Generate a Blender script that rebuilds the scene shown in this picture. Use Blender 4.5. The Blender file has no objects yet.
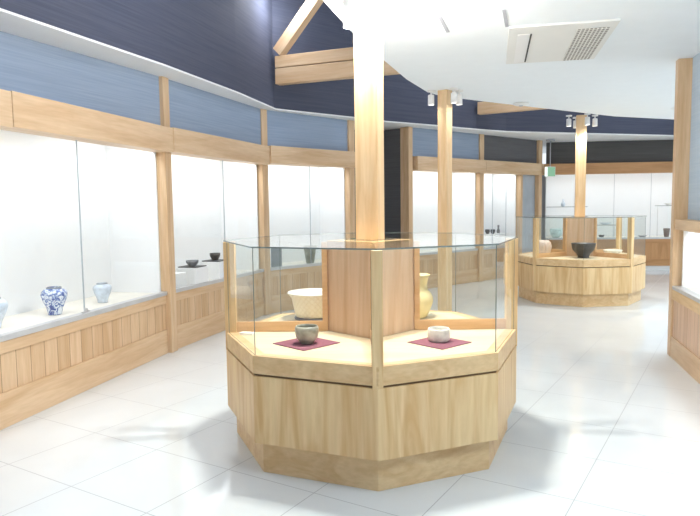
import bpy, bmesh, math, random
from mathutils import Vector, Matrix
random.seed(4)
S = bpy.context.scene
COL = S.collection
PI = math.pi

# ------------------------------------------------------------ materials
MATS = {}
def new_mat(name):
    m = bpy.data.materials.new(name); m.use_nodes = True
    nt = m.node_tree; nt.nodes.clear()
    out = nt.nodes.new('ShaderNodeOutputMaterial')
    MATS[name] = m
    return m, nt, out
def L(nt, a, b): nt.links.new(a, b)
def princ(nt, out, rough=.5, spec=.5, metal=0):
    b = nt.nodes.new('ShaderNodeBsdfPrincipled')
    b.inputs['Roughness'].default_value = rough
    b.inputs['Metallic'].default_value = metal
    b.inputs['Specular IOR Level'].default_value = spec
    L(nt, b.outputs[0], out.inputs[0]); return b
def coords(nt, scale):
    t = nt.nodes.new('ShaderNodeTexCoord'); mp = nt.nodes.new('ShaderNodeMapping')
    mp.inputs['Scale'].default_value = scale
    L(nt, t.outputs['Object'], mp.inputs[0]); return mp, t
def noise(nt, vec, scale, detail=4, dist=0, rough=.5):
    n = nt.nodes.new('ShaderNodeTexNoise')
    n.inputs['Scale'].default_value = scale; n.inputs['Detail'].default_value = detail
    n.inputs['Distortion'].default_value = dist; n.inputs['Roughness'].default_value = rough
    L(nt, vec, n.inputs['Vector']); return n
def ramp(nt, fac, stops):
    r = nt.nodes.new('ShaderNodeValToRGB'); cr = r.color_ramp
    while len(cr.elements) < len(stops): cr.elements.new(.5)
    for e, (p, c) in zip(cr.elements, stops): e.position = p; e.color = (*c, 1)
    L(nt, fac, r.inputs[0]); return r
def mathn(nt, op, a, b=None):
    n = nt.nodes.new('ShaderNodeMath'); n.operation = op
    for i, v in enumerate((a, b)):
        if v is None: continue
        if isinstance(v, (int, float)): n.inputs[i].default_value = v
        else: L(nt, v, n.inputs[i])
    return n.outputs[0]
def mixc(nt, fac, a, b, mode='MIX'):
    n = nt.nodes.new('ShaderNodeMix'); n.data_type = 'RGBA'; n.blend_type = mode
    if isinstance(fac, (int, float)): n.inputs[0].default_value = fac
    else: L(nt, fac, n.inputs[0])
    for i, v in ((6, a), (7, b)):
        if isinstance(v, tuple): n.inputs[i].default_value = (*v, 1)
        else: L(nt, v, n.inputs[i])
    return n.outputs[2]

def plain(name, col, rough=.5, spec=.5, metal=0, vary=.06, vs=6):
    m, nt, out = new_mat(name); b = princ(nt, out, rough, spec, metal)
    mp, _ = coords(nt, (1, 1, 1)); n = noise(nt, mp.outputs[0], vs, 3)
    r = ramp(nt, n.outputs['Fac'], [(.3, tuple(c*(1-vary) for c in col)), (.7, tuple(min(1, c*(1+vary)) for c in col))])
    L(nt, r.outputs[0], b.inputs['Base Color']); return m
def wood(name, c1, c2, axis='z', rough=.42, planks=None, fig=1.0, k=1.0):
    """grain runs along the given local axis; planks = board width along local x"""
    m, nt, out = new_mat(name); b = princ(nt, out, rough, .35)
    sc = [5*k, 5*k, 5*k]; sc['xyz'.index(axis)] = .45*k
    mp, t = coords(nt, tuple(sc)); vec = mp.outputs[0]
    if planks:
        sx = nt.nodes.new('ShaderNodeSeparateXYZ'); L(nt, t.outputs['Object'], sx.inputs[0])
        q = mathn(nt, 'DIVIDE', sx.outputs[0], planks); fl = mathn(nt, 'FLOOR', q); fr = mathn(nt, 'FRACT', q)
        wn = nt.nodes.new('ShaderNodeTexWhiteNoise'); wn.noise_dimensions = '1D'; L(nt, fl, wn.inputs['W'])
        ad = nt.nodes.new('ShaderNodeVectorMath'); ad.operation = 'ADD'
        cm = nt.nodes.new('ShaderNodeCombineXYZ'); L(nt, mathn(nt, 'MULTIPLY', fl, 7.3), cm.inputs[2])
        L(nt, vec, ad.inputs[0]); L(nt, cm.outputs[0], ad.inputs[1]); vec = ad.outputs[0]
    n1 = noise(nt, vec, 1.6, 5, 1.1*fig); n2 = noise(nt, vec, 12, 3, .3)
    r1 = ramp(nt, n1.outputs['Fac'], [(.33, c2), (.46, tuple((x+y)/2 for x, y in zip(c1, c2))), (.62, c1)])
    r2 = ramp(nt, n2.outputs['Fac'], [(.3, (.90, .88, .84)), (.7, (1, 1, 1))])
    c = mixc(nt, 1, r1.outputs[0], r2.outputs[0], 'MULTIPLY')
    if planks:
        r3 = ramp(nt, wn.outputs['Value'], [(0, (.88, .82, .75)), (.5, (.97, .95, .93)), (1, (1.0, 1.0, 1.0))])
        c = mixc(nt, 1, c, r3.outputs[0], 'MULTIPLY')
        g = mathn(nt, 'LESS_THAN', fr, .035)
        c = mixc(nt, g, c, (.28, .16, .08))
    L(nt, c, b.inputs['Base Color']); return m
def glass(name, tint, refl=1.0, rough=0.0):
    m, nt, out = new_mat(name)
    tr = nt.nodes.new('ShaderNodeBsdfTransparent'); tr.inputs[0].default_value = (*tint, 1)
    gl = nt.nodes.new('ShaderNodeBsdfGlossy'); gl.inputs['Roughness'].default_value = rough
    fr = nt.nodes.new('ShaderNodeFresnel'); fr.inputs[0].default_value = 1.5
    ge = nt.nodes.new('ShaderNodeNewGeometry'); ff = mathn(nt, 'SUBTRACT', 1.0, ge.outputs['Backfacing'])
    mx = nt.nodes.new('ShaderNodeMixShader'); L(nt, mathn(nt, 'MULTIPLY', mathn(nt, 'MULTIPLY', fr.outputs[0], refl), ff), mx.inputs[0])
    L(nt, tr.outputs[0], mx.inputs[1]); L(nt, gl.outputs[0], mx.inputs[2]); L(nt, mx.outputs[0], out.inputs[0])
    return m
def emit(name, col, st):
    m, nt, out = new_mat(name); e = nt.nodes.new('ShaderNodeEmission')
    e.inputs[0].default_value = (*col, 1); e.inputs[1].default_value = st; L(nt, e.outputs[0], out.inputs[0]); return m
def paper(name, c1, c2):
    """wallpaper with fine horizontal threads"""
    m, nt, out = new_mat(name); b = princ(nt, out, .75, .2)
    mp, t = coords(nt, (1.2, 1.2, 60)); n = noise(nt, mp.outputs[0], 1.0, 4, 0, .6)
    r = ramp(nt, n.outputs['Fac'], [(.35, c1), (.65, c2)])
    L(nt, r.outputs[0], b.inputs['Base Color']); return m

WA1, WA2 = (.76, .56, .365), (.65, .43, .245)      # warm cedar
WP1, WP2 = (.84, .625, .345), (.68, .42, .19)       # pale plywood
wood('cedar_upright', WA1, WA2, 'z'); wood('cedar_level', WA1, WA2, 'x')
wood('cedar_boards', WA1, WA2, 'z', planks=.145)
wood('cedar_deep', (.60, .33, .15), (.50, .26, .11), 'z'); wood('cedar_deep_level', (.60, .33, .15), (.50, .26, .11), 'x')
wood('rose_boards', (.76, .54, .38), (.68, .44, .29), 'z', planks=.11)
wood('ply_upright', WP1, WP2, 'z', fig=3.0, k=.62); wood('ply_level', (.82, .60, .34), (.70, .46, .23), 'x', fig=1.5)
wood('frame_wood', (.78, .49, .26), (.66, .38, .17), 'x'); wood('core_wood', (.80, .58, .40), (.70, .45, .27), 'z', fig=3, k=.5)
wood('maple_top', (.86, .73, .52), (.80, .65, .43), 'x', rough=.35)
wood('column_wood', (.88, .65, .40), (.76, .50, .26), 'z')
plain('white_paint', (.86, .87, .87), .7, vary=.01); plain('ceiling_white', (.88, .925, .95), .8, vary=.01)
plain('case_white', (.86, .875, .89), .6, vary=.01); plain('case_floor', (.84, .80, .72), .5, vary=.02)
plain('grey_metal', (.60, .60, .60), .4, .5, .4); plain('groove_dark', (.20, .12, .06), .8)
plain('upper_grey', (.30, .32, .36), .8); plain('case_grey', (.42, .46, .50), .7)
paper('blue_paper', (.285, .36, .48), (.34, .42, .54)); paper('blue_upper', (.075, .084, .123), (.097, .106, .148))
paper('slate_paper', (.125, .126, .135), (.15, .151, .16)); paper('pale_blue_paper', (.48, .58, .68), (.54, .63, .72))
paper('charcoal_paper', (.095, .092, .090), (.115, .112, .11))
glass('pane_glass', (.985, .992, .99), .8); glass('case_glass', (.975, .985, .98), .9)
plain('glass_edge', (.17, .21, .20), .2)
plain('ac_cream', (.80, .80, .77), .5, vary=.01); plain('ac_dark', (.30, .29, .27), .7); plain('dark_gap', (.06, .06, .06), .8)
plain('slot_grey', (.42, .43, .47), .7)
emit('lamp_warm', (1, .95, .86), 60); emit('strip_glow', (.95, .98, 1), 5); emit('fill_glow', (1, 1, 1), 4)
plain('plastic_white', (.85, .85, .84), .4, vary=.01)
# ceramics
plain('celadon', (.36, .35, .28), .3, vary=.35, vs=18); plain('cream_clay', (.74, .70, .62), .5, vary=.15, vs=30)
plain('white_glaze', (.85, .84, .80), .25, vary=.02); plain('base_grey', (.22, .23, .27), .4)
plain('ochre_glaze', (.74, .62, .33), .25, vary=.12, vs=8); plain('black_glaze', (.06, .058, .057), .4, vary=.3)
plain('pink_clay', (.88, .72, .63), .45, vary=.1); plain('grey_clay', (.20, .20, .21), .5, vary=.2, vs=20)
plain('slab_grey', (.27, .29, .31), .6, vary=.1); plain('olive_clay', (.26, .27, .22), .5, vary=.3, vs=12)
plain('brown_clay', (.16, .12, .10), .5, vary=.25); plain('turquoise_glint', (.62, .80, .80), .1, vary=.3, vs=25)
plain('mat_red', (.25, .085, .115), .9, vary=.1, vs=80); plain('card_white', (.88, .88, .86), .6, vary=.01)
plain('pale_blue_glaze', (.62, .70, .80), .25, vary=.15, vs=25)
def blue_white():
    m, nt, out = new_mat('blue_white'); b = princ(nt, out, .2)
    mp, t = coords(nt, (1, 1, 1)); n = noise(nt, mp.outputs[0], 34, 2, 1.3)
    r = ramp(nt, n.outputs['Fac'], [(.40, (.08, .12, .36)), (.50, (.30, .40, .64)), (.56, (.74, .80, .88))])
    L(nt, r.outputs[0], b.inputs['Base Color'])
blue_white()
def lattice():
    m, nt, out = new_mat('lattice_white'); b = princ(nt, out, .35)
    t = nt.nodes.new('ShaderNodeTexCoord'); s = nt.nodes.new('ShaderNodeSeparateXYZ'); L(nt, t.outputs['Object'], s.inputs[0])
    ang = mathn(nt, 'MULTIPLY', mathn(nt, 'ARCTAN2', s.outputs[0], s.outputs[1]), 4.0)
    zz = mathn(nt, 'MULTIPLY', s.outputs[2], 24.0)
    a = mathn(nt, 'ABSOLUTE', mathn(nt, 'SUBTRACT', mathn(nt, 'FRACT', mathn(nt, 'ADD', ang, zz)), .5))
    c = mathn(nt, 'ABSOLUTE', mathn(nt, 'SUBTRACT', mathn(nt, 'FRACT', mathn(nt, 'SUBTRACT', ang, zz)), .5))
    g = mathn(nt, 'LESS_THAN', mathn(nt, 'MINIMUM', a, c), .07)
    L(nt, mixc(nt, g, (.82, .77, .67), (.73, .66, .54)), b.inputs['Base Color'])
lattice()
def tiles():
    m, nt, out = new_mat('floor_tiles'); b = princ(nt, out, .09, .5)
    t = nt.nodes.new('ShaderNodeTexCoord'); s = nt.nodes.new('ShaderNodeSeparateXYZ'); L(nt, t.outputs['Object'], s.inputs[0])
    a = math.radians(31.5); T = .593
    def line(cx, cy, off):
        v = mathn(nt, 'ADD', mathn(nt, 'MULTIPLY', s.outputs[0], cx), mathn(nt, 'MULTIPLY', s.outputs[1], cy))
        q = mathn(nt, 'DIVIDE', mathn(nt, 'SUBTRACT', v, off), T)
        fr = mathn(nt, 'FRACT', mathn(nt, 'ADD', q, .5)); return mathn(nt, 'ABSOLUTE', mathn(nt, 'SUBTRACT', fr, .5)), mathn(nt, 'FLOOR', q)
    d1, f1 = line(math.cos(a), -math.sin(a), -.66); d2, f2 = line(math.sin(a), math.cos(a), 2.03)
    d = mathn(nt, 'MINIMUM', d1, d2); g = mathn(nt, 'LESS_THAN', d, .0042)
    mp, _ = coords(nt, (1, 1, 1)); n = noise(nt, mp.outputs[0], 3, 3)
    r = ramp(nt, n.outputs['Fac'], [(.3, (.70, .735, .75)), (.7, (.73, .765, .78))])
    L(nt, mixc(nt, g, r.outputs[0], (.36, .38, .40)), b.inputs['Base Color'])
    L(nt, mathn(nt, 'ADD', mathn(nt, 'MULTIPLY', g, .5), .09), b.inputs['Roughness'])
    bp = nt.nodes.new('ShaderNodeBump'); bp.inputs['Strength'].default_value = .02
    n2 = noise(nt, mp.outputs[0], 1.2, 2); L(nt, n2.outputs['Fac'], bp.inputs['Height']); L(nt, bp.outputs[0], b.inputs['Normal'])
tiles()
def grille():
    m, nt, out = new_mat('ac_grille'); b = princ(nt, out, .6)
    t = nt.nodes.new('ShaderNodeTexCoord'); s = nt.nodes.new('ShaderNodeSeparateXYZ'); L(nt, t.outputs['Object'], s.inputs[0])
    f1 = mathn(nt, 'FRACT', mathn(nt, 'MULTIPLY', s.outputs[0], 34)); f2 = mathn(nt, 'FRACT', mathn(nt, 'MULTIPLY', s.outputs[1], 18))
    g = mathn(nt, 'MULTIPLY', mathn(nt, 'GREATER_THAN', f1, .38), mathn(nt, 'GREATER_THAN', f2, .25))
    L(nt, mixc(nt, g, (.75, .74, .70), (.24, .23, .20)), b.inputs['Base Color'])
grille()

# ------------------------------------------------------------ mesh helpers
class MB:
    def __init__(s): s.b = bmesh.new(); s.mi = 0
    def _f(s, fs):
        for f in fs: f.material_index = s.mi
    def box(s, x0, x1, y0, y1, z0, z1):
        v = [s.b.verts.new(p) for p in ((x0,y0,z0),(x1,y0,z0),(x1,y1,z0),(x0,y1,z0),(x0,y0,z1),(x1,y0,z1),(x1,y1,z1),(x0,y1,z1))]
        s._f([s.b.faces.new([v[i] for i in q]) for q in ((3,2,1,0),(4,5,6,7),(0,1,5,4),(1,2,6,5),(2,3,7,6),(3,0,4,7))]); return s
    def prism(s, poly, z0, z1, cap=True):
        a = [s.b.verts.new((x, y, z0)) for x, y in poly]; c = [s.b.verts.new((x, y, z1)) for x, y in poly]; n = len(poly)
        fs = [s.b.faces.new((a[i], a[(i+1) % n], c[(i+1) % n], c[i])) for i in range(n)]
        if cap: fs += [s.b.faces.new(a[::-1]), s.b.faces.new(c)]
        s._f(fs); return s
    def ring(s, po, pi, z0, z1):
        n = len(po); V = [[s.b.verts.new((x, y, z)) for x, y in p] for p, z in ((po, z0), (po, z1), (pi, z0), (pi, z1))]
        fs = []
        for i in range(n):
            j = (i+1) % n; a, b_, c, d = V
            fs += [s.b.faces.new((a[i], a[j], b_[j], b_[i])), s.b.faces.new((c[j], c[i], d[i], d[j])),
                   s.b.faces.new((b_[i], b_[j], d[j], d[i])), s.b.faces.new((a[j], a[i], c[i], c[j]))]
        s._f(fs); return s
    def lathe(s, prof, seg=40, rib=0, nr=0, cx=0, cy=0):
        rows = []
        for r, z in prof:
            if r < 1e-5: rows.append([s.b.verts.new((cx, cy, z))]); continue
            row = []
            for i in range(seg):
                a = 2*PI*i/seg; q = r*(1+rib*abs(math.sin(nr*a/2))) if nr else r
                row.append(s.b.verts.new((cx+q*math.cos(a), cy+q*math.sin(a), z)))
            rows.append(row)
        fs = []
        for A, B in zip(rows, rows[1:]):
            for i in range(seg):
                j = (i+1) % seg
                q = [A[i % len(A)], A[j % len(A)], B[j % len(B)], B[i % len(B)]]
                u = list(dict.fromkeys(q))
                if len(u) > 2:
                    f = s.b.faces.new(u); f.smooth = True; fs.append(f)
        s._f(fs); return s
    def tube(s, p, q, r, seg=16):
        p, q = Vector(p), Vector(q); d = (q-p).normalized(); u = d.orthogonal().normalized(); w = d.cross(u)
        A, B = [[s.b.verts.new(c+r*(u*math.cos(2*PI*i/seg)+w*math.sin(2*PI*i/seg))) for i in range(seg)] for c in (p, q)]
        fs = [s.b.faces.new((A[i], A[(i+1) % seg], B[(i+1) % seg], B[i])) for i in range(seg)]
        for f in fs: f.smooth = True
        s._f(fs + [s.b.faces.new(A[::-1]), s.b.faces.new(B)]); return s
    def build(s, name, mats, parent=None, bevel=0):
        me = bpy.data.meshes.new(name); bmesh.ops.recalc_face_normals(s.b, faces=s.b.faces[:]); s.b.to_mesh(me); s.b.free()
        for m in (mats if isinstance(mats, (list, tuple)) else [mats]): me.materials.append(MATS[m])
        o = bpy.data.objects.new(name, me); COL.objects.link(o)
        if parent: o.parent = parent
        if bevel:
            b = o.modifiers.new('bevel', 'BEVEL'); b.width = bevel; b.segments = 2; b.limit_method = 'ANGLE'
        return o
def tag(o, label, cat, group=None, kind=None):
    o['label'] = label; o['category'] = cat
    if group: o['group'] = group
    if kind: o['kind'] = kind
    return o
def thing(name, label, cat, loc=(0, 0, 0), rz=0, group=None):
    o = bpy.data.objects.new(name, None); o.empty_display_size = .1; COL.objects.link(o)
    o.location = loc; o.rotation_euler = (0, 0, rz); return tag(o, label, cat, group)
def struct(mb, name, mat, label, loc=(0, 0, 0), rz=0):
    o = mb.build(name, mat); o.location = loc; o.rotation_euler = (0, 0, rz)
    o['kind'] = 'structure'; o['label'] = label; o['category'] = name.split('_')[0]; return o
def copy_tree(o, parent=None):
    c = o.copy(); COL.objects.link(c)
    if parent: c.parent = parent
    for ch in list(o.children):
        if ch is not c: copy_tree(ch, c)
    return c
def light(kind, name, loc, energy, col=(1, 1, 1), parent=None, rot=None, **kw):
    d = bpy.data.lights.new(name, kind); d.energy = energy; d.color = col
    for k, v in kw.items(): setattr(d, k, v)
    o = bpy.data.objects.new(name, d); COL.objects.link(o); o.location = loc
    if rot: o.rotation_euler = rot
    if parent: o.parent = parent
    return o
def seg(A, B):
    dx, dy = B[0]-A[0], B[1]-A[1]; return math.hypot(dx, dy), math.atan2(dy, dx)

# ------------------------------------------------------------ power of the lamps and the added lights
P_CASE, P_STRIP, P_FILL, P_WELL, WORLD = 56, 5.0, 34, 32, .95

# ------------------------------------------------------------ floor plan (metres)
CZ, SZ = 2.82, 2.80
V0, A, B, C, D, E_, F_ = (-2.83, 2.2), (-1.86, 6.5), (-1.16, 8.70), (.027, 9.94), (1.016, 10.86), (2.507, 12.14), (4.0, 13.5)
E_END = (3.52, 13.06); G0, G1 = (4.25, 13.95), (8.6, 13.45)
R0, R1 = (3.1, 6.08), (2.33, 3.0)
struct(MB().box(-6, 10, -3, 17, -.1, 0), 'floor', 'floor_tiles', 'glossy white square floor tiles')
edge = [(-1.25, -3), (-.75, 2), (-.16, 4.2), (.02, 4.93), (.33, 5.94), (.62, 6.85), (.93, 7.62), (1.15, 7.95), (1.46, 8.17), (2.0, 8.55), (4.14, 10.0), (5.3, 10.46), (10, 12.2)]
struct(MB().prism(edge+[(10, -3)], CZ, CZ+.12), 'ceiling', 'ceiling_white', 'smooth white ceiling with a curved free edge')
U = [(-3.55, -3), (-2.78, 2.3), (-2.28, 4.29), (-1.69, 6.0), (-1.26, 7.5), (-.98, 8.75), (.07, 9.66), (.6, 10.17), (1.44, 10.75), (2.29, 11.4), (2.92, 11.8), (6.55, 12.9), (10, 13.95)]
OUT = [(10, 17), (3.5, 17), (1.5, 14.6), (-1.6, 12.0), (-2.6, 9.4), (-3.2, 6.6), (-4.2, 2.2), (-6, -3)]
struct(MB().prism(U+OUT, SZ, SZ+.018), 'trim_1', 'white_paint', 'white soffit shelf running above the wall cases')
def off(pts, d):
    r = []
    for i, p in enumerate(pts):
        a = Vector(pts[max(i-1, 0)]); c = Vector(pts[min(i+1, len(pts)-1)]); t = (c-a).normalized()
        r.append((p[0]-t.y*d, p[1]+t.x*d))
    return r
Uo, Ui = off(U, .16), off(U, .035)
mb = MB().prism(Ui[:6]+Uo[:6][::-1], SZ+.018, 4.6)
struct(mb, 'wall_left_upper', 'blue_upper', 'slate blue upper wall above the left soffit')
mb = MB().prism(Ui[5:]+Uo[5:][::-1], SZ+.018, 4.6)
struct(mb, 'wall_back_upper', 'blue_upper', 'slate blue upper wall in the ceiling well at the back')
struct(MB().box(-6, 10, -3, 17, 4.6, 4.7), 'ceiling_upper', 'upper_grey', 'grey high ceiling over the well')

# ------------------------------------------------------------ wall cases (bays)
def bay(name, P, Q, label, depth=.62, top=2.09, sill=.64, boards='cedar_boards', paper_m=None, seams=(.5,), kick='cedar_level',
        upper=True, lock=False, kick_gap=0, strip=P_STRIP, rail='cedar_level', floor_m='case_floor', trim=(.065, .065)):
    Ln, h = seg(P, Q)
    Ln -= trim[0]+trim[1]; P = (P[0]+trim[0]*math.cos(h), P[1]+trim[0]*math.sin(h))
    t = thing(name, label, 'display case', (P[0], P[1], 0), h, 'built-in wall showcases')
    k0 = .245
    MB().box(.0, Ln, .012, .05, kick_gap, k0).build('baseboard', kick, t, .002)
    if kick_gap: MB().box(0, Ln, .05, .09, 0, kick_gap).build('plinth', 'white_paint', t)
    MB().box(.0, Ln, .026, .06, k0, sill-.125).build('board_panel', boards, t)
    MB().box(.0, Ln, .012, .06, sill-.125, sill-.04).build('top_rail', rail, t, .002)
    MB().box(.0, Ln, .0, .075, sill-.038, sill).build('sill_strip', 'grey_metal', t, .002)
    MB().box(.0, Ln, .076, depth, sill-.06, sill-.015).build('display_shelf', floor_m, t)
    MB().box(0, Ln, depth, depth+.03, 0, top+.23).build('back_panel', 'case_white', t)
    for x in (0, Ln-.02): MB().box(x, x+.02, .07, depth, sill-.014, top+.2).build('side_panel', 'case_white', t)
    MB().box(.021, Ln-.021, .10, depth-.001, top+.201, top+.225).build('case_ceiling', 'case_white', t)
    xs = [0]+[s*Ln for s in seams]+[Ln]
    for i in range(len(xs)-1):
        g = MB().box(xs[i]+.003, xs[i+1]-.003, .045, .053, sill, top).build('glass_pane', 'pane_glass', t)
    for s in seams: MB().box(s*Ln-.003, s*Ln+.003, .044, .054, sill, top).build('pane_joint', 'case_grey', t)
    if lock:
        MB().box(seams[-1]*Ln-.05, seams[-1]*Ln+.05, .03, .044, sill+.001, sill+.012).box(seams[-1]*Ln-.012, seams[-1]*Ln+.012, .025, .044, sill+.001, sill+.035).build('door_clip', 'grey_metal', t)
    MB().box(.05, Ln-.05, .14, .20, top+.13, top+.17).build('light_strip', 'strip_glow', t)
    light('AREA', 'strip_lamp', (Ln/2, .24, top+.12), strip*Ln, (.93, .97, 1), t, (math.radians(-12), 0, 0), shape='RECTANGLE', size=Ln*.95, size_y=.12)
    return t, Ln, h
def wall_above(P, Q, nm, mat, z0, z1, y0=.0, ext=.0, lab=''):
    Ln, h = seg(P, Q)
    return struct(MB().box(-ext, Ln+ext, y0, y0+.06, z0, z1), nm, mat, lab, (P[0], P[1], 0), h)
def post(P, h, label, zt=SZ, w=.125, d=.20, name='wooden_post', grp='square timber posts between the wall cases', mat='cedar_upright', y0=-.03):
    t = MB().box(-w/2, w/2, y0, y0+d, 0, zt).build(name, mat, None, .004)
    t.location = (P[0], P[1], 0); t.rotation_euler = (0, 0, h); return tag(t, label, 'post', grp)
def beam(P, Q, label, z0=2.07, z1=2.31, y0=-.13, y1=.10, e0=0, e1=0, name='lintel_beam', mat='cedar_level'):
    Ln, h = seg(P, Q)
    t = MB().box(-e0, Ln+e1, y0, y1, z0, z1).build(name, mat, None, .004)
    t.location = (P[0], P[1], 0); t.rotation_euler = (0, 0, h); return tag(t, label, 'beam', 'timber lintels over the wall cases')

hA = seg(V0, A)[1]; hB = seg(A, B)[1]; hC = seg(B, C)[1]; hD = seg(D, E_)[1]
bay('wall_showcase', V0, A, 'long wall showcase at far left holding the blue and white vases', lock=True, seams=(.255, .70))
bay('wall_showcase', A, B, 'wall showcase with white pedestals, between the first and second timber posts', seams=(.55,))
bay('wall_showcase', B, C, 'wall showcase with a grey slab and small vase, behind the octagonal case', seams=(.52,))
bay('wall_showcase', D, E_, 'narrow bright wall showcase right of the dark opening', seams=(.5,))
bay('wall_showcase', E_, E_END, 'wall showcase with tiny dark bowls, left of the exit sign', trim=(.09, .065), seams=(.30, .68))
bay('wall_showcase', G0, G1, 'wide showcase on the back wall behind the far octagonal case', top=2.11, sill=.72, depth=1.0, boards='cedar_deep', kick='cedar_deep_level',
    rail='cedar_deep_level', kick_gap=.10, seams=(.17, .34, .52, .7), strip=P_STRIP*.75)
for P, Q, n, m in ((V0, A, 'wall_left', 'blue_paper'), (A, B, 'wall_left_middle', 'blue_paper'), (B, C, 'wall_left_far', 'blue_paper'), (D, E_, 'wall_left_beyond_opening', 'blue_paper'),
                   (E_, F_, 'wall_left_end', 'slate_paper'), (G0, G1, 'wall_back', 'charcoal_paper')):
    wall_above((-3.53, 2.2) if n == 'wall_left' else P, Q, n, m, 2.20 if n == 'wall_left' else 2.316, SZ-.002, ext=-.064, lab='wallpapered wall between the lintel and the soffit')
struct(MB().box(-6.2, 0, .05, .13, 0, SZ-.002), 'wall_left_near', 'blue_paper', 'plain wall beside the camera on the left', (V0[0], V0[1], 0), hA)
# dark opening between C and D
dL, dh = seg(C, D)
struct(MB().box(-.02, dL+.02, .85, .93, 0, SZ-.002), 'wall_recess', 'slate_paper', 'dark back of the recess between two showcases', (C[0], C[1], 0), dh)
struct(MB().box(-.06, -.0, .19, .93, 0, SZ-.002).box(dL+.0, dL+.05, .19, .93, 0, SZ-.002), 'wall_recess_side', 'slate_paper', 'dark sides of the recess', (C[0], C[1], 0), dh)
# grey return wall beside the last post
eL, eh = seg(E_END, F_)
struct(MB().box(.03, eL-.07, .03, .10, 0, 2.314), 'wall_return', 'case_grey', 'grey return wall beside the exit', (E_END[0], E_END[1], 0), eh)
MBj = MB().box(-.05, .03, -.03, .10, 0, 2.07).build('door_jamb', 'cedar_upright', None, .003); MBj.location = (E_END[0], E_END[1], 0); MBj.rotation_euler = (0, 0, eh)
tag(MBj, 'slim timber jamb closing the last showcase before the exit', 'jamb')
struct(MB().box(0, .08, .12, 1.6, 0, SZ-.002), 'wall_corner', 'charcoal_paper', 'dark wall in the far corner', (3.98, 13.6, 0))
struct(MB().box(9.3, 9.4, 2, 14, 0, SZ), 'wall_right_far', 'white_paint', 'white wall at the far right of the back room')

post(A, hA, 'nearest tall timber post on the left, at the end of the vase showcase')
post(B, (hB+hC)/2, 'timber post left of the lit column, where the wall cases bend')
post(C, hC, 'timber post partly hidden by the lit column, left of the dark opening')
post(D, hD, 'timber post right of the dark opening, at the start of a lintel', y0=-.05, w=.10)
post(E_, hD, 'slender timber post between the two far showcases, left of the exit sign')
post(F_, hD, 'timber post directly left of the hanging exit sign', y0=-.06)
V1 = (-2.346, 4.354)
beam(V0, V1, 'lintel piece cut by the left edge of the picture', e1=-.002, z0=2.045, z1=2.287, y0=-.09)
beam(V1, A, 'long pale lintel over the blue and white vases', e1=-.0, z0=2.05, z1=2.292, y0=-.095)
beam(A, B, 'lintel over the pedestal showcase', e0=-.002, e1=.0, z0=2.055, z1=2.300, y0=-.105)
beam(B, C, 'lintel ending at the lit column', e0=-.03, e1=.0, z1=2.311)
beam(D, E_, 'lintel with a free end, crossing behind the slim column', e0=-.09, e1=-.001)
beam(E_, F_, 'lintel running to the post by the exit sign', e1=.02, e0=-.001, z1=2.309)
beam(G0, G1, 'dark toned lintel over the back showcase', z0=2.10, z1=2.33, e0=.1, mat='cedar_deep_level')

# right wall with its window case
rL, rh = seg(R0, R1)
t = thing('wall_showcase', 'low windowed showcase at the right edge below pale blue wallpaper', 'display case', (R0[0], R0[1], 0), rh, 'built-in wall showcases')
MB().box(.052, rL, .0, .05, 0, .20).build('baseboard', 'cedar_level', t, .002)
MB().box(.052, rL, .015, .06, .20, .56).build('board_panel', 'rose_boards', t)
MB().box(.052, rL, .0, .06, .56, .655).build('top_rail', 'ply_level', t, .003)
MB().box(.052, rL, .0, .085, .656, .69).build('sill_strip', 'grey_metal', t)
MB().box(.1, rL, .086, .60, .63, .675).build('display_shelf', 'case_floor', t)
MB().box(.0, rL, .60, .63, 0, 1.6).build('back_panel', 'case_white', t)
MB().box(.10, .12, .07, .60, .676, 1.228).build('side_panel', 'case_white', t)
MB().box(.06, rL, .045, .053, .69, 1.23).build('glass_pane', 'pane_glass', t)
MB().box(.055, rL, .005, .14, 1.23, 1.325).build('window_rail', 'cedar_level', t, .003)
MB().box(.12, rL, .12, .6, 1.46, 1.48).build('case_ceiling', 'case_white', t)
light('AREA', 'strip_lamp', (rL/2, .3, 1.44), 4.5*rL, (.93, .97, 1), t, (0, 0, 0), shape='RECTANGLE', size=rL*.9, size_y=.2)
wall_above(R0, R1, 'wall_right', 'pale_blue_paper', 1.326, CZ-.001, y0=.115, ext=-.055, lab='pale blue papered wall above the right showcase')
struct(MB().box(rL, rL+6, .02, .1, 0, CZ-.001), 'wall_right_near', 'pale_blue_paper', 'wall to the right of the camera', (R0[0], R0[1], 0), rh)
struct(MB().box(.0, .1, .13, .65, 0, CZ-.001), 'wall_right_end', 'white_paint', 'end of the right wall', (R0[0], R0[1], 0), rh)
post(R0, rh, 'tall timber post at the right, in front of the blue wallpaper', zt=CZ-.0005, w=.10, y0=-.005, d=.135, grp=None)

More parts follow.
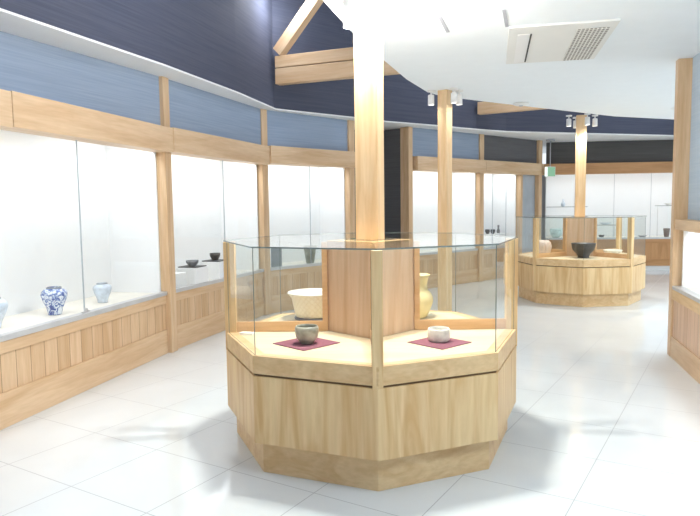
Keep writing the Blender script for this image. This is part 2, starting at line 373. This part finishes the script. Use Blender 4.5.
# ------------------------------------------------------------ octagonal display case
CR, KR, GR = .956, .900, .942
ZK, ZG, ZL, ZT = .185, .565, .679, 1.273
def octa(r, k=8, a0=0): return [(r*math.sin(a0+i*PI/4), -r*math.cos(a0+i*PI/4)) for i in range(8)]
def make_case():
    t = thing('octagonal_showcase', '', 'display case')
    MB().ring(octa(KR), octa(KR-.04), 0, ZK).build('plinth', 'ply_level', t, .002)
    MB().ring(octa(CR), octa(CR-.04), ZK, ZG).build('body_panels', 'ply_upright', t, .002)
    MB().ring(octa(CR-.014), octa(CR-.05), ZG, ZG+.013).build('shadow_groove', 'groove_dark', t)
    MB().ring(octa(CR), octa(CR-.075), ZG+.013, ZL).build('rim', 'ply_level', t, .002)
    for q in range(4):     # display floor in four sectors
        a = q*PI/2; pts = [(math.sin(a+j*PI/4), -math.cos(a+j*PI/4)) for j in range(3)]
        r = CR-.076; MB().prism([(.02*math.sin(a+PI/4), -.02*math.cos(a+PI/4))]+[(r*x, r*y) for x, y in pts], ZL-.03, ZL-.001).build('display_floor', 'maple_top', t)
    hc = .283
    for q in range(4):     # core boards, corners pointing to the posts
        a = q*PI/2; p0 = Vector((hc*math.sin(a), -hc*math.cos(a))); p1 = Vector((hc*math.sin(a+PI/2), -hc*math.cos(a+PI/2)))
        i0, i1 = p0*.93, p1*.93
        MB().prism([tuple(p0), tuple(p1), tuple(i1), tuple(i0)], ZL, ZT-.012).build('core_board', 'core_wood', t)
    MB().prism([(hc*math.sin(q*PI/2), -hc*math.cos(q*PI/2)) for q in range(4)], ZT-.0115, ZT-.001).build('core_cap', 'ply_level', t)
    for q in range(4):     # partitions: framed windows from the core to each post
        a = q*PI/2; u = Vector((math.sin(a), -math.cos(a), 0)); n = Vector((-u.y, u.x, 0)); r0, r1 = hc, CR-.075
        M = Matrix(((u.x, n.x, 0, 0), (u.y, n.y, 0, 0), (0, 0, 1, 0), (0, 0, 0, 1)))
        mb = MB(); w = .015
        mb.box(r0, r1, -w, w, ZL, ZL+.065); mb.box(r0, r0+.035, -w, w, ZL+.065, ZT-.012)
        bmesh.ops.transform(mb.b, matrix=M, verts=mb.b.verts[:]); f = mb.build('partition_frame', 'frame_wood', t, .001)
        mb = MB().box(r0+.035, r1, -.003, .003, ZL+.065, ZT-.002); bmesh.ops.transform(mb.b, matrix=M, verts=mb.b.verts[:])
        mb.build('partition_glass', 'case_glass', f)
        mb = MB().box(CR-.075, CR-.003, -.028, .028, ZG, ZT-.002); bmesh.ops.transform(mb.b, matrix=M, verts=mb.b.verts[:])
        mb.build('corner_post', 'ply_upright', t, .003)
    for i in range(8):     # glass walls
        a0, a1 = i*PI/4, (i+1)*PI/4
        p0 = Vector((GR*math.sin(a0), -GR*math.cos(a0))); p1 = Vector((GR*math.sin(a1), -GR*math.cos(a1)))
        d = (p1-p0).normalized(); nn = Vector((-d.y, d.x))*.005
        s0, s1 = (.032, .002) if i % 2 == 0 else (.002, .032)
        q0, q1 = p0+d*s0, p1-d*s1
        mb = MB(); mb.prism([tuple(q0), tuple(q1), tuple(q1+nn), tuple(q0+nn)], ZL+.0005, ZT-.002)
        for f in mb.b.faces:
            c = f.calc_center_median(); 
            if f.calc_area() < .01: f.material_index = 1
        mb.build('glass_wall', ['case_glass', 'glass_edge'], t)
    # glass top with a square hole for the column
    sq = []
    for i in range(8):
        a = i*PI/4; u = Vector((math.sin(a), -math.cos(a))); r = .16 if i % 2 == 0 else .16*.7071
        sq.append(tuple(u*r))
    mb = MB(); mb.ring(octa(CR), sq, ZT, ZT+.008)
    for f in mb.b.faces:
        f.normal_update()
        if abs(f.normal.z) < .5: f.material_index = 1
    mb.build('glass_top', ['case_glass', 'glass_edge'], t)
    return t
case = make_case(); case.location = (.134, 4.108, 0); case.rotation_euler = (0, 0, 0)
case['label'] = 'large octagonal wooden showcase in the foreground with red mats inside'; case['group'] = 'octagonal island showcases'
far = copy_tree(case); far.location = (3.566, 9.83, 0); far.rotation_euler = (0, 0, math.radians(45-16.1+0))
far['label'] = 'smaller looking octagonal showcase in the back room with the black bowl'

# ------------------------------------------------------------ columns with spotlights
def column(x, y, z0, s, rot, label):
    t = MB().box(-s/2, s/2, -s/2, s/2, z0, CZ-.0005).build('timber_column', 'column_wood', None, .006)
    t.location = (x, y, 0); t.rotation_euler = (0, 0, rot); return tag(t, label, 'column', 'free-standing timber columns')
column(.134, 4.108, ZT-.001, .150, math.radians(45+25), 'brightly lit timber column rising from the foreground octagonal case')
column(1.135, 7.55, 0, .125, math.radians(45+3), 'slim timber column standing alone behind the foreground case')
column(3.566, 9.83, ZT-.001, .15, math.radians(45+28), 'lit timber column rising from the far octagonal case')
spot_proto = None
def spotlight(x, y, ang, rad, label, grp, power, aim, bare=False):
    """white can on a stalk beside a column; hangs from the ceiling"""
    global spot_proto
    px, py = x+rad*math.cos(ang), y+rad*math.sin(ang)
    if spot_proto is None:
        t = thing('spotlight', label, 'spotlight', (px, py, CZ), 0, grp)
        MB().lathe([(0, 0), (.045, 0), (.045, -.018), (.0, -.018)], 24).build('mount', 'plastic_white', t)
        MB().tube((0, 0, -.018), (0, 0, -.06), .008, 10).build('stalk', 'plastic_white', t)
        h = MB().lathe([(0, -.05), (.030, -.052), (.036, -.06), (.038, -.17), (.034, -.17), (.033, -.15), (0, -.15)], 28).build('lamp_head', 'plastic_white', t)
        MB().lathe([(0, -.1515), (.032, -.1515), (.0, -.160)], 24).build('lens', 'lamp_warm', h)
        spot_proto = t
    else:
        t = copy_tree(spot_proto); t.location = (px, py, CZ); t['label'] = label; t['group'] = grp
    if bare: light('POINT', 'bulb_glow', (px, py, CZ-.20), 29, (1, .98, .95), shadow_soft_size=.03)
    d = Vector(aim)-Vector((px, py, CZ-.17))
    o = light('SPOT', 'spot_beam', (px, py, CZ-.175), power, (1, .95, .88), spot_size=math.radians(120), spot_blend=.9, shadow_soft_size=.03)
    o.rotation_euler = d.to_track_quat('-Z', 'Y').to_euler()
    return t
for i, (ang, nm) in enumerate(((225, 'front left'), (315, 'front right'), (45, 'rear right'), (135, 'rear left'))):
    a = math.radians(ang)
    spotlight(.134, 4.108, a, .17, 'white spotlight at the %s of the brightly lit foreground column' % nm, 'spotlights round the foreground column', P_CASE,
              (.134+.5*math.cos(a), 4.108+.5*math.sin(a), .7), True)
for ang, nm in ((185, 'on the left'), (300, 'at the front right'), (355, 'on the right')):
    a = math.radians(ang)
    spotlight(1.135, 7.55, a, .165, 'white spotlight %s of the slim middle column' % nm, 'spotlights round the middle column', 5, (1.135+.9*math.cos(a), 7.55+.9*math.sin(a), .0))
for ang, nm in ((186, 'on the left'), (275, 'at the front'), (354, 'on the right'), (95, 'at the rear')):
    a = math.radians(ang)
    spotlight(3.566, 9.83, a, .2, 'white spotlight %s of the far lit column' % nm, 'spotlights round the far column', P_CASE*.9, (3.566+.45*math.cos(a), 9.83+.45*math.sin(a), .7))

# ------------------------------------------------------------ roof timbers in the well
def timber(P, Q, z0, z1, w, label, name='roof_beam', e0=0):
    Ln, h = seg(P, Q); o = MB().box(0, Ln, -w/2, w/2, z0, z1).build(name, 'cedar_level', None, .008)
    o.location = (P[0], P[1], 0); o.rotation_euler = (0, 0, h); return tag(o, label, 'beam')
timber((-.95, 8.70), (2.4, 7.30), 3.12, 3.325, .12, 'lower of the two stacked roof beams in the ceiling well')
timber((-.95, 8.70), (2.4, 7.30), 3.335, 3.49, .12, 'upper of the two stacked roof beams in the ceiling well')
timber((2.30, 11.36), (4.4, 10.1), 3.06, 3.27, .12, 'roof beam stub showing over the ceiling edge near the middle column')
Ln = math.hypot(.95, .95)
o = MB().box(0, 1.35, -.06, .06, -.075, .075).build('roof_brace', 'cedar_level', None, .004)
o.location = (-.92, 8.68, 3.54); dv = Vector((.66, -.37, .75)).normalized()
o.rotation_euler = dv.to_track_quat('X', 'Z').to_euler(); tag(o, 'diagonal timber brace rising from the stacked roof beams', 'brace')
t = thing('high_lamp', 'round white lamp high in the ceiling well, cut by the top edge', 'lamp', (-.79, 8.3, 4.6))
MB().tube((0, 0, 0), (0, 0, -.30), .012).build('rod', 'plastic_white', t)
MB().lathe([(0, -.28), (.05, -.28), (.17, -.38), (.16, -.38), (0, -.36)], 32).build('shade', 'plastic_white', t)
light('POINT', 'well_light', (-.79, 8.3, 4.15), P_WELL, (.9, .93, 1), shadow_soft_size=.15)
for x, y, z in ((3.2, 3.4, 4.0), (3.6, 6.2, 4.0)):
    light('POINT', 'attic_fill', (x, y, z), 65, (.78, .88, 1), shadow_soft_size=.12)  # unseen lights added above the ceiling to brighten the left wall
for x, y in ((-1.2, 5.2), (-1.8, 2.6), (2.6, 10.3), (6.0, 11.8)):
    light('POINT', 'well_light', (x, y, 4.2), P_WELL, (.9, .93, 1), shadow_soft_size=.15)  # further unseen lights added to brighten the well

# ------------------------------------------------------------ ceiling fittings
h_ac = math.radians(-13)
t = thing('ceiling_air_conditioner', 'cream ceiling air conditioner panel with a square dark grille', 'air conditioner', (1.212, 4.872, CZ), math.atan2(-.172, .758))
MB().box(0, .785, 0, 1.26, -.018, -.0005).build('panel', 'ac_cream', t, .004)
MB().box(.50, .74, .16, .74, -.024, -.0185).box(.50, .74, .77, 1.22, -.024, -.0185).build('grille', 'ac_grille', t)
MB().box(.07, .16, .20, 1.2, -.0215, -.0185).build('outlet_flap', 'plastic_white', t)
MB().box(.165, .178, .20, 1.2, -.0215, -.0185).build('outlet_gap', 'dark_gap', t)
for P, Q, nm in (((.652, 4.596), (.778, 5.017), 'left'), ((1.075, 4.464), (1.2, 4.884), 'right')):
    Ln, h = seg(P, Q); o = MB().box(0, Ln, -.012, .012, -.004, -.0005).build('ceiling_slot', 'slot_grey'); o.location = (*P, CZ); o.rotation_euler = (0, 0, h)
    tag(o, 'thin grey slot in the ceiling, %s one of two beside the air conditioner' % nm, 'ceiling slot')
t = thing('smoke_detector', 'small round white detector on the ceiling above the exit', 'smoke detector', (2.296, 8.554, CZ))
MB().lathe([(0, -.0005), (.10, -.0005), (.10, -.02), (.06, -.035), (0, -.035)], 32).build('housing', 'ac_cream', t)
MB().lathe([(0, -.0355), (.03, -.0355), (.02, -.045), (0, -.045)], 24).build('sensor', 'slot_grey', t)
o = MB().lathe([(.30, -.0005), (.30, -.006), (.285, -.006), (.285, -.0005)], 48).build('inspection_hatch', 'plastic_white'); o.location = (4.9, 9.1, CZ)
tag(o, 'faint round hatch ring in the ceiling at the right', 'hatch')
# exit sign
t = thing('exit_sign', 'small exit sign hanging on a rod in front of the dark back wall', 'sign', (4.19, 13.30, SZ), math.radians(28))
MB().lathe([(0, 0), (.09, 0), (.09, -.03), (0, -.03)], 24).build('canopy', 'slot_grey', t)
MB().tube((0, 0, -.03), (0, 0, -.56), .011, 10).build('rod', 'slot_grey', t)
MB().box(-.11, .11, -.04, .04, -.77, -.56).build('sign_box', 'plastic_white', t, .003)
emit('sign_green', (.40, .75, .50), .6); emit('sign_white', (.85, 1, .95), 1.3)
MB().box(-.10, .10, -.0425, -.0403, -.76, -.57).build('sign_face', 'sign_green', t)
MB().box(-.1125, -.1103, -.035, .035, -.76, -.57).build('side_lens', 'sign_white', t)

# ------------------------------------------------------------ pottery
def pot(name, label, cat, loc, prof, mat, group=None, seg_=40, **kw):
    o = MB().lathe(prof, seg_, **kw).build(name, mat); o.location = loc; return tag(o, label, cat, group)
SH = .626
def jar_prof(h, r):
    return [(0, 0), (.50*r, 0), (.52*r, .04*h), (.60*r, .22*h), (.86*r, .50*h), (1.0*r, .72*h), (.96*r, .83*h), (.78*r, .91*h), (.58*r, .93*h), (.55*r, 1.0*h), (.49*r, 1.0*h), (.50*r, .93*h), (.8*r, .8*h), (.5*r, .2*h), (0, .1*h)]
G = 'blue and white jars in the left showcase'
def jar(x, y, h, r, label, mat='blue_white'):
    t = thing('porcelain_jar', label, 'vase', (x, y, SH), random.random()*3, G)
    MB().lathe(jar_prof(h, r), 48).build('body', mat, t)
    MB().lathe([(.565*r, .955*h), (.575*r, .96*h), (.575*r, 1.0*h), (.50*r, 1.003*h), (.49*r, .97*h)], 40).build('lip', 'slab_grey', t)
jar(-2.64, 4.612, .225, .110, 'pale jar cut off by the left edge of the picture', 'pale_blue_glaze')
jar(-2.45, 5.198, .228, .103, 'blue patterned porcelain jar standing left of the glass joint')
jar(-2.30, 5.83, .180, .084, 'smaller pale blue jar standing right of the glass joint', 'pale_blue_glaze')

def ped(x, y, w, h, rz, label):
    o = MB().box(-w/2, w/2, -w/2, w/2, 0, h).build('pedestal', 'white_paint', None, .003); o.location = (x, y, SH); o.rotation_euler = (0, 0, rz)
    return tag(o, label, 'pedestal', 'white pedestals in the second showcase')
ped(-1.93, 6.86, .20, .16, hB, 'low white pedestal nearest the first post, mostly hidden')
ped(-1.80, 7.20, .26, .19, hB, 'white pedestal carrying the grey bowl on a dark tablet')
ped(-1.65, 7.72, .26, .21, hB, 'white pedestal farthest right, carrying the black bowl')
BW = [(0, 0), (.05, 0), (.055, .01), (.085, .05), (.09, .085), (.083, .085), (.075, .05), (.04, .015), (0, .012)]
for (x, y, z, m, l, w) in ((-1.80, 7.20, .816, 'grey_clay', 'dark square tablet under the grey bowl', .23), (-1.65, 7.72, .836, 'black_glaze', 'dark square tablet under the black bowl', .23)):
    o = MB().box(-w/2, w/2, -w/2, w/2, 0, .012).build('display_tablet', 'black_glaze'); o.location = (x, y, z); o.rotation_euler = (0, 0, hB); tag(o, l, 'tablet', 'dark tablets on the white pedestals')
    pot('pottery_bowl', 'small grey bowl on a pedestal' if m == 'grey_clay' else 'small black bowl on the farther pedestal', 'bowl', (x, y, z+.012), [(a*(.72 if m != 'grey_clay' else .8), b*(1.0 if m != 'grey_clay' else .75)) for a, b in BW], m)
o = MB().box(-.075, .075, -.03, .03, 0, .27).build('stone_slab', 'slab_grey', None, .006); o.location = (-1.05, 9.02, SH); o.rotation_euler = (0, 0, 0); tag(o, 'upright grey slab seen through the glass of the front case', 'slab')
pot('small_vase', 'dark grey tapering vase right of the grey slab', 'vase', (-.60, 9.50, SH), [(0, 0), (.055, 0), (.06, .02), (.085, .18), (.10, .27), (.09, .27), (.07, .1), (0, .05)], 'olive_clay')

# shelves + pieces in the farthest left showcase and in the back showcase
def glass_shelf(x, y, z, l, w, rz, label):
    t = thing('glass_shelf', label, 'shelf', (x, y, z), rz, 'glass shelves in the far showcases')
    mb = MB().box(-l/2, l/2, -w/2, w/2, -.010, 0)
    for f in mb.b.faces:
        f.normal_update()
        if abs(f.normal.z) < .5: f.material_index = 1
    mb.build('pane', ['case_glass', 'glass_edge'], t)
    for s in (-1, 1): MB().tube((s*(l/2-.05), w/2-.03, -.0105), (s*(l/2-.05), w/2-.03, -.75), .006, 8).build('rod', 'grey_metal', t)
gh = seg(G0, G1)[1]
glass_shelf(4.85, 14.35, 1.40, .95, .3, gh, 'glass shelf behind the exit sign holding a white bottle')
glass_shelf(7.15, 14.15, 1.40, .55, .3, gh, 'glass shelf at right holding a white dish')
pot('small_bottle', 'small white bottle on the left glass shelf at the back', 'bottle', (4.82, 14.33, 1.40), [(0, 0), (.03, 0), (.045, .04), (.04, .09), (.015, .12), (.018, .17), (.012, .17), (0, .1)], 'pale_blue_glaze')
pot('white_dish', 'white footed dish on the right glass shelf at the back', 'dish', (7.08, 14.1, 1.40), [(0, 0), (.04, 0), (.04, .02), (.10, .045), (.095, .05), (0, .03)], 'white_glaze')
pot('dark_cup', 'tall dark cup standing by the right end of the back showcase', 'cup', (7.02, 14.03, .706), [(0, 0), (.045, 0), (.05, .02), (.07, .19), (.062, .19), (.04, .03), (0, .03)], 'brown_clay')
pot('low_dish', 'low greyish dish left of the dark cup in the back showcase', 'dish', (6.52, 14.1, .706), [(0, 0), (.05, 0), (.10, .035), (.09, .035), (0, .015)], 'grey_clay')
pot('turquoise_reflection', 'turquoise bowl shape added for a glass reflection seen through the left window of the far case', 'bowl', (4.66, 14.3, .706), [(0, 0), (.06, 0), (.13, .08), (.14, .20), (.13, .20), (.11, .08), (0, .03)], 'turquoise_glint')  # bowl shape added in place of a sparkling turquoise reflection
glass_shelf(5.82, 14.35, .98, .5, .25, gh, 'low glass shelf seen through the right window of the far case')
pot('pale_dish', 'pale blue dish on the low glass shelf at the back', 'dish', (5.78, 14.32, .98), [(0, 0), (.05, 0), (.13, .045), (.12, .05), (0, .02)], 'pale_blue_glaze')
pot('dark_dish', 'small dark bowl under the low glass shelf at the back', 'bowl', (5.68, 14.28, .706), [(0, 0), (.04, 0), (.07, .05), (.06, .05), (0, .02)], 'black_glaze')
for (x, y, w, l) in ((2.93, 13.0, .15, 'white pedestal under the pair of dark bowls in the far showcase'), (3.14, 13.12, .12, 'white pedestal under the slim grey figure in the far showcase')):
    pass
def ped2(x, y, w, h, label):
    o = MB().box(-w/2, w/2, -w/2, w/2, 0, h).build('pedestal', 'white_paint', None, .003); o.location = (x, y, SH); o.rotation_euler = (0, 0, hD); tag(o, label, 'pedestal', 'pedestals in the far showcase')
ped2(2.86, 12.93, .26, .25, 'white pedestal under the pair of dark bowls in the far showcase')
ped2(3.10, 13.17, .20, .25, 'white pedestal under the slim grey vase in the far showcase')
for dx, l in ((-.055, 'left'), (.055, 'right')):
    pot('tiny_bowl', '%s one of two tiny dark bowls seen just over the front case' % l, 'bowl', (2.86+dx, 12.90, SH+.25), [(0, 0), (.025, 0), (.048, .05), (.045, .09), (.035, .09), (0, .02)], 'black_glaze')
pot('slim_vase', 'slim grey vase right of the two tiny dark bowls', 'vase', (3.08, 13.12, SH+.25), [(0, 0), (.03, 0), (.035, .05), (.018, .10), (.022, .17), (.015, .17), (0, .05)], 'grey_clay')

# pieces inside the front case
def mat_(x, y, s, rz, label):
    o = MB().box(-s/2, s/2, -s/2, s/2, 0, .004).build('display_mat', 'mat_red'); o.location = (x, y, ZL); o.rotation_euler = (0, 0, rz); tag(o, label, 'mat', 'dark red square mats')
mat_(-.266, 3.728, .285, math.radians(45), 'dark red square mat under the grey green tea bowl')
mat_(.525, 3.705, .268, math.radians(42), 'dark red square mat under the white tea bowl')
pot('tea_bowl', 'grey green glazed tea bowl on the left red mat', 'bowl', (-.262, 3.715, ZL+.004),
    [(0, 0), (.035, 0), (.037, .008), (.05, .014), (.066, .04), (.072, .075), (.070, .095), (.064, .105), (.059, .105), (.062, .09), (.060, .05), (.035, .02), (0, .016)], 'celadon')
pot('tea_bowl', 'low white cylindrical tea bowl on the right red mat', 'bowl', (.525, 3.735, ZL+.004),
    [(0, 0), (.055, 0), (.064, .008), (.067, .03), (.066, .07), (.062, .078), (.056, .078), (.057, .06), (.055, .02), (0, .015)], 'cream_clay')
t = thing('flared_basin', 'large white flared basin with lattice pattern in the left rear window', 'bowl', (-.27, 4.56, ZL))
MB().lathe([(0, .02), (.125, .02), (.13, .03), (.145, .09), (.158, .155), (.184, .190), (.182, .197), (.150, .175), (.13, .05), (0, .04)], 56).build('body', 'lattice_white', t)
MB().lathe([(0, 0), (.135, 0), (.14, .01), (.13, .02), (0, .02)], 48).build('base_ring', 'base_grey', t)
MB().lathe([(.183, .187), (.188, .192), (.183, .198), (.177, .194)], 56).build('rim_band', 'white_glaze', t)
pot('ochre_vase', 'yellow ochre vase with flared neck in the right rear window', 'vase', (.485, 4.56, ZL),
    [(0, 0), (.065, 0), (.07, .01), (.095, .06), (.115, .12), (.112, .15), (.095, .185), (.075, .20), (.072, .24), (.078, .285), (.095, .312), (.088, .315), (.06, .27), (.06, .2), (0, .1)], 'ochre_glaze')
o = MB().box(-.045, .045, -.025, .025, 0, .012).build('caption_card', 'card_white'); o.location = (-.665, 4.02, ZL); o.rotation_euler = (0, 0, -.3); tag(o, 'small white blank card by the left post of the front case', 'card')
# pieces inside the far case
pot('ribbed_jar', 'pinkish white fluted jar in the left of the far case', 'jar', (3.07, 10.02, ZL), [(0, 0), (.075, 0), (.10, .04), (.115, .12), (.10, .19), (.07, .225), (.055, .225), (.06, .2), (0, .1)], 'pink_clay', seg_=96, rib=.10, nr=14)
pot('black_bowl', 'wide black footed bowl at the front of the far case', 'bowl', (3.46, 9.36, ZL), [(0, 0), (.085, 0), (.08, .02), (.10, .06), (.155, .12), (.165, .155), (.172, .205), (.178, .215), (.165, .215), (.15, .16), (.08, .05), (0, .04)], 'black_glaze')
pot('shallow_dish', 'shallow mottled white dish in the right of the far case', 'dish', (4.12, 9.90, ZL), [(0, 0), (.07, 0), (.12, .03), (.135, .065), (.125, .07), (.10, .04), (0, .02)], 'cream_clay', seg_=64, rib=.06, nr=10)

# ------------------------------------------------------------ unseen fill panels added to the ceiling to brighten the room
i = 0
for (x, y) in ((1.9, 1.9), (2.0, -.8), (4.0, 2.6), (5.2, 5.4), (5.6, 8.0), (7.4, 9.6)):
    t = thing('ceiling_fill_panel', 'added square fill light panel on the ceiling, out of view', 'lamp', (x, y, CZ), 0, 'added ceiling fill panels')
    MB().ring([(-.32, -.32), (.32, -.32), (.32, .32), (-.32, .32)], [(-.29, -.29), (.29, -.29), (.29, .29), (-.29, .29)], -.03, -.0005).build('frame', 'plastic_white', t)
    MB().box(-.288, .288, -.288, .288, -.02, -.001).build('diffuser', 'fill_glow', t)
    light('AREA', 'fill_light', (0, 0, -.035), P_FILL*(1.35 if x > 3.5 else 1), (.88, .95, 1), t, size=.56)

# ------------------------------------------------------------ world, camera
w = bpy.data.worlds.new('daylight'); S.world = w; w.use_nodes = True
bg = w.node_tree.nodes['Background']; bg.inputs[0].default_value = (.88, .94, 1, 1); bg.inputs[1].default_value = WORLD
cam = bpy.data.cameras.new('camera'); co = bpy.data.objects.new('camera', cam); COL.objects.link(co); S.camera = co
cam.sensor_width = 36; cam.lens = 633.5/700*36; cam.clip_start = .05; cam.clip_end = 100
pit, rol = .0837, -.0123
Fv = Vector((0, math.cos(pit), -math.sin(pit))); R_ = Vector((1, 0, 0)); U_ = Vector((0, math.sin(pit), math.cos(pit)))
Rv = math.cos(rol)*R_+math.sin(rol)*U_; Uv = -math.sin(rol)*R_+math.cos(rol)*U_
M = Matrix((Rv, Uv, -Fv)).transposed().to_4x4(); M.translation = (0, 0, 1.5); co.matrix_world = M
S.view_settings.view_transform = 'Standard'; S.view_settings.look = 'None'; S.view_settings.gamma = 1; S.view_settings.use_curve_mapping = False
S.view_settings.exposure = 0.2

S.cycles.transparent_max_bounces = 48
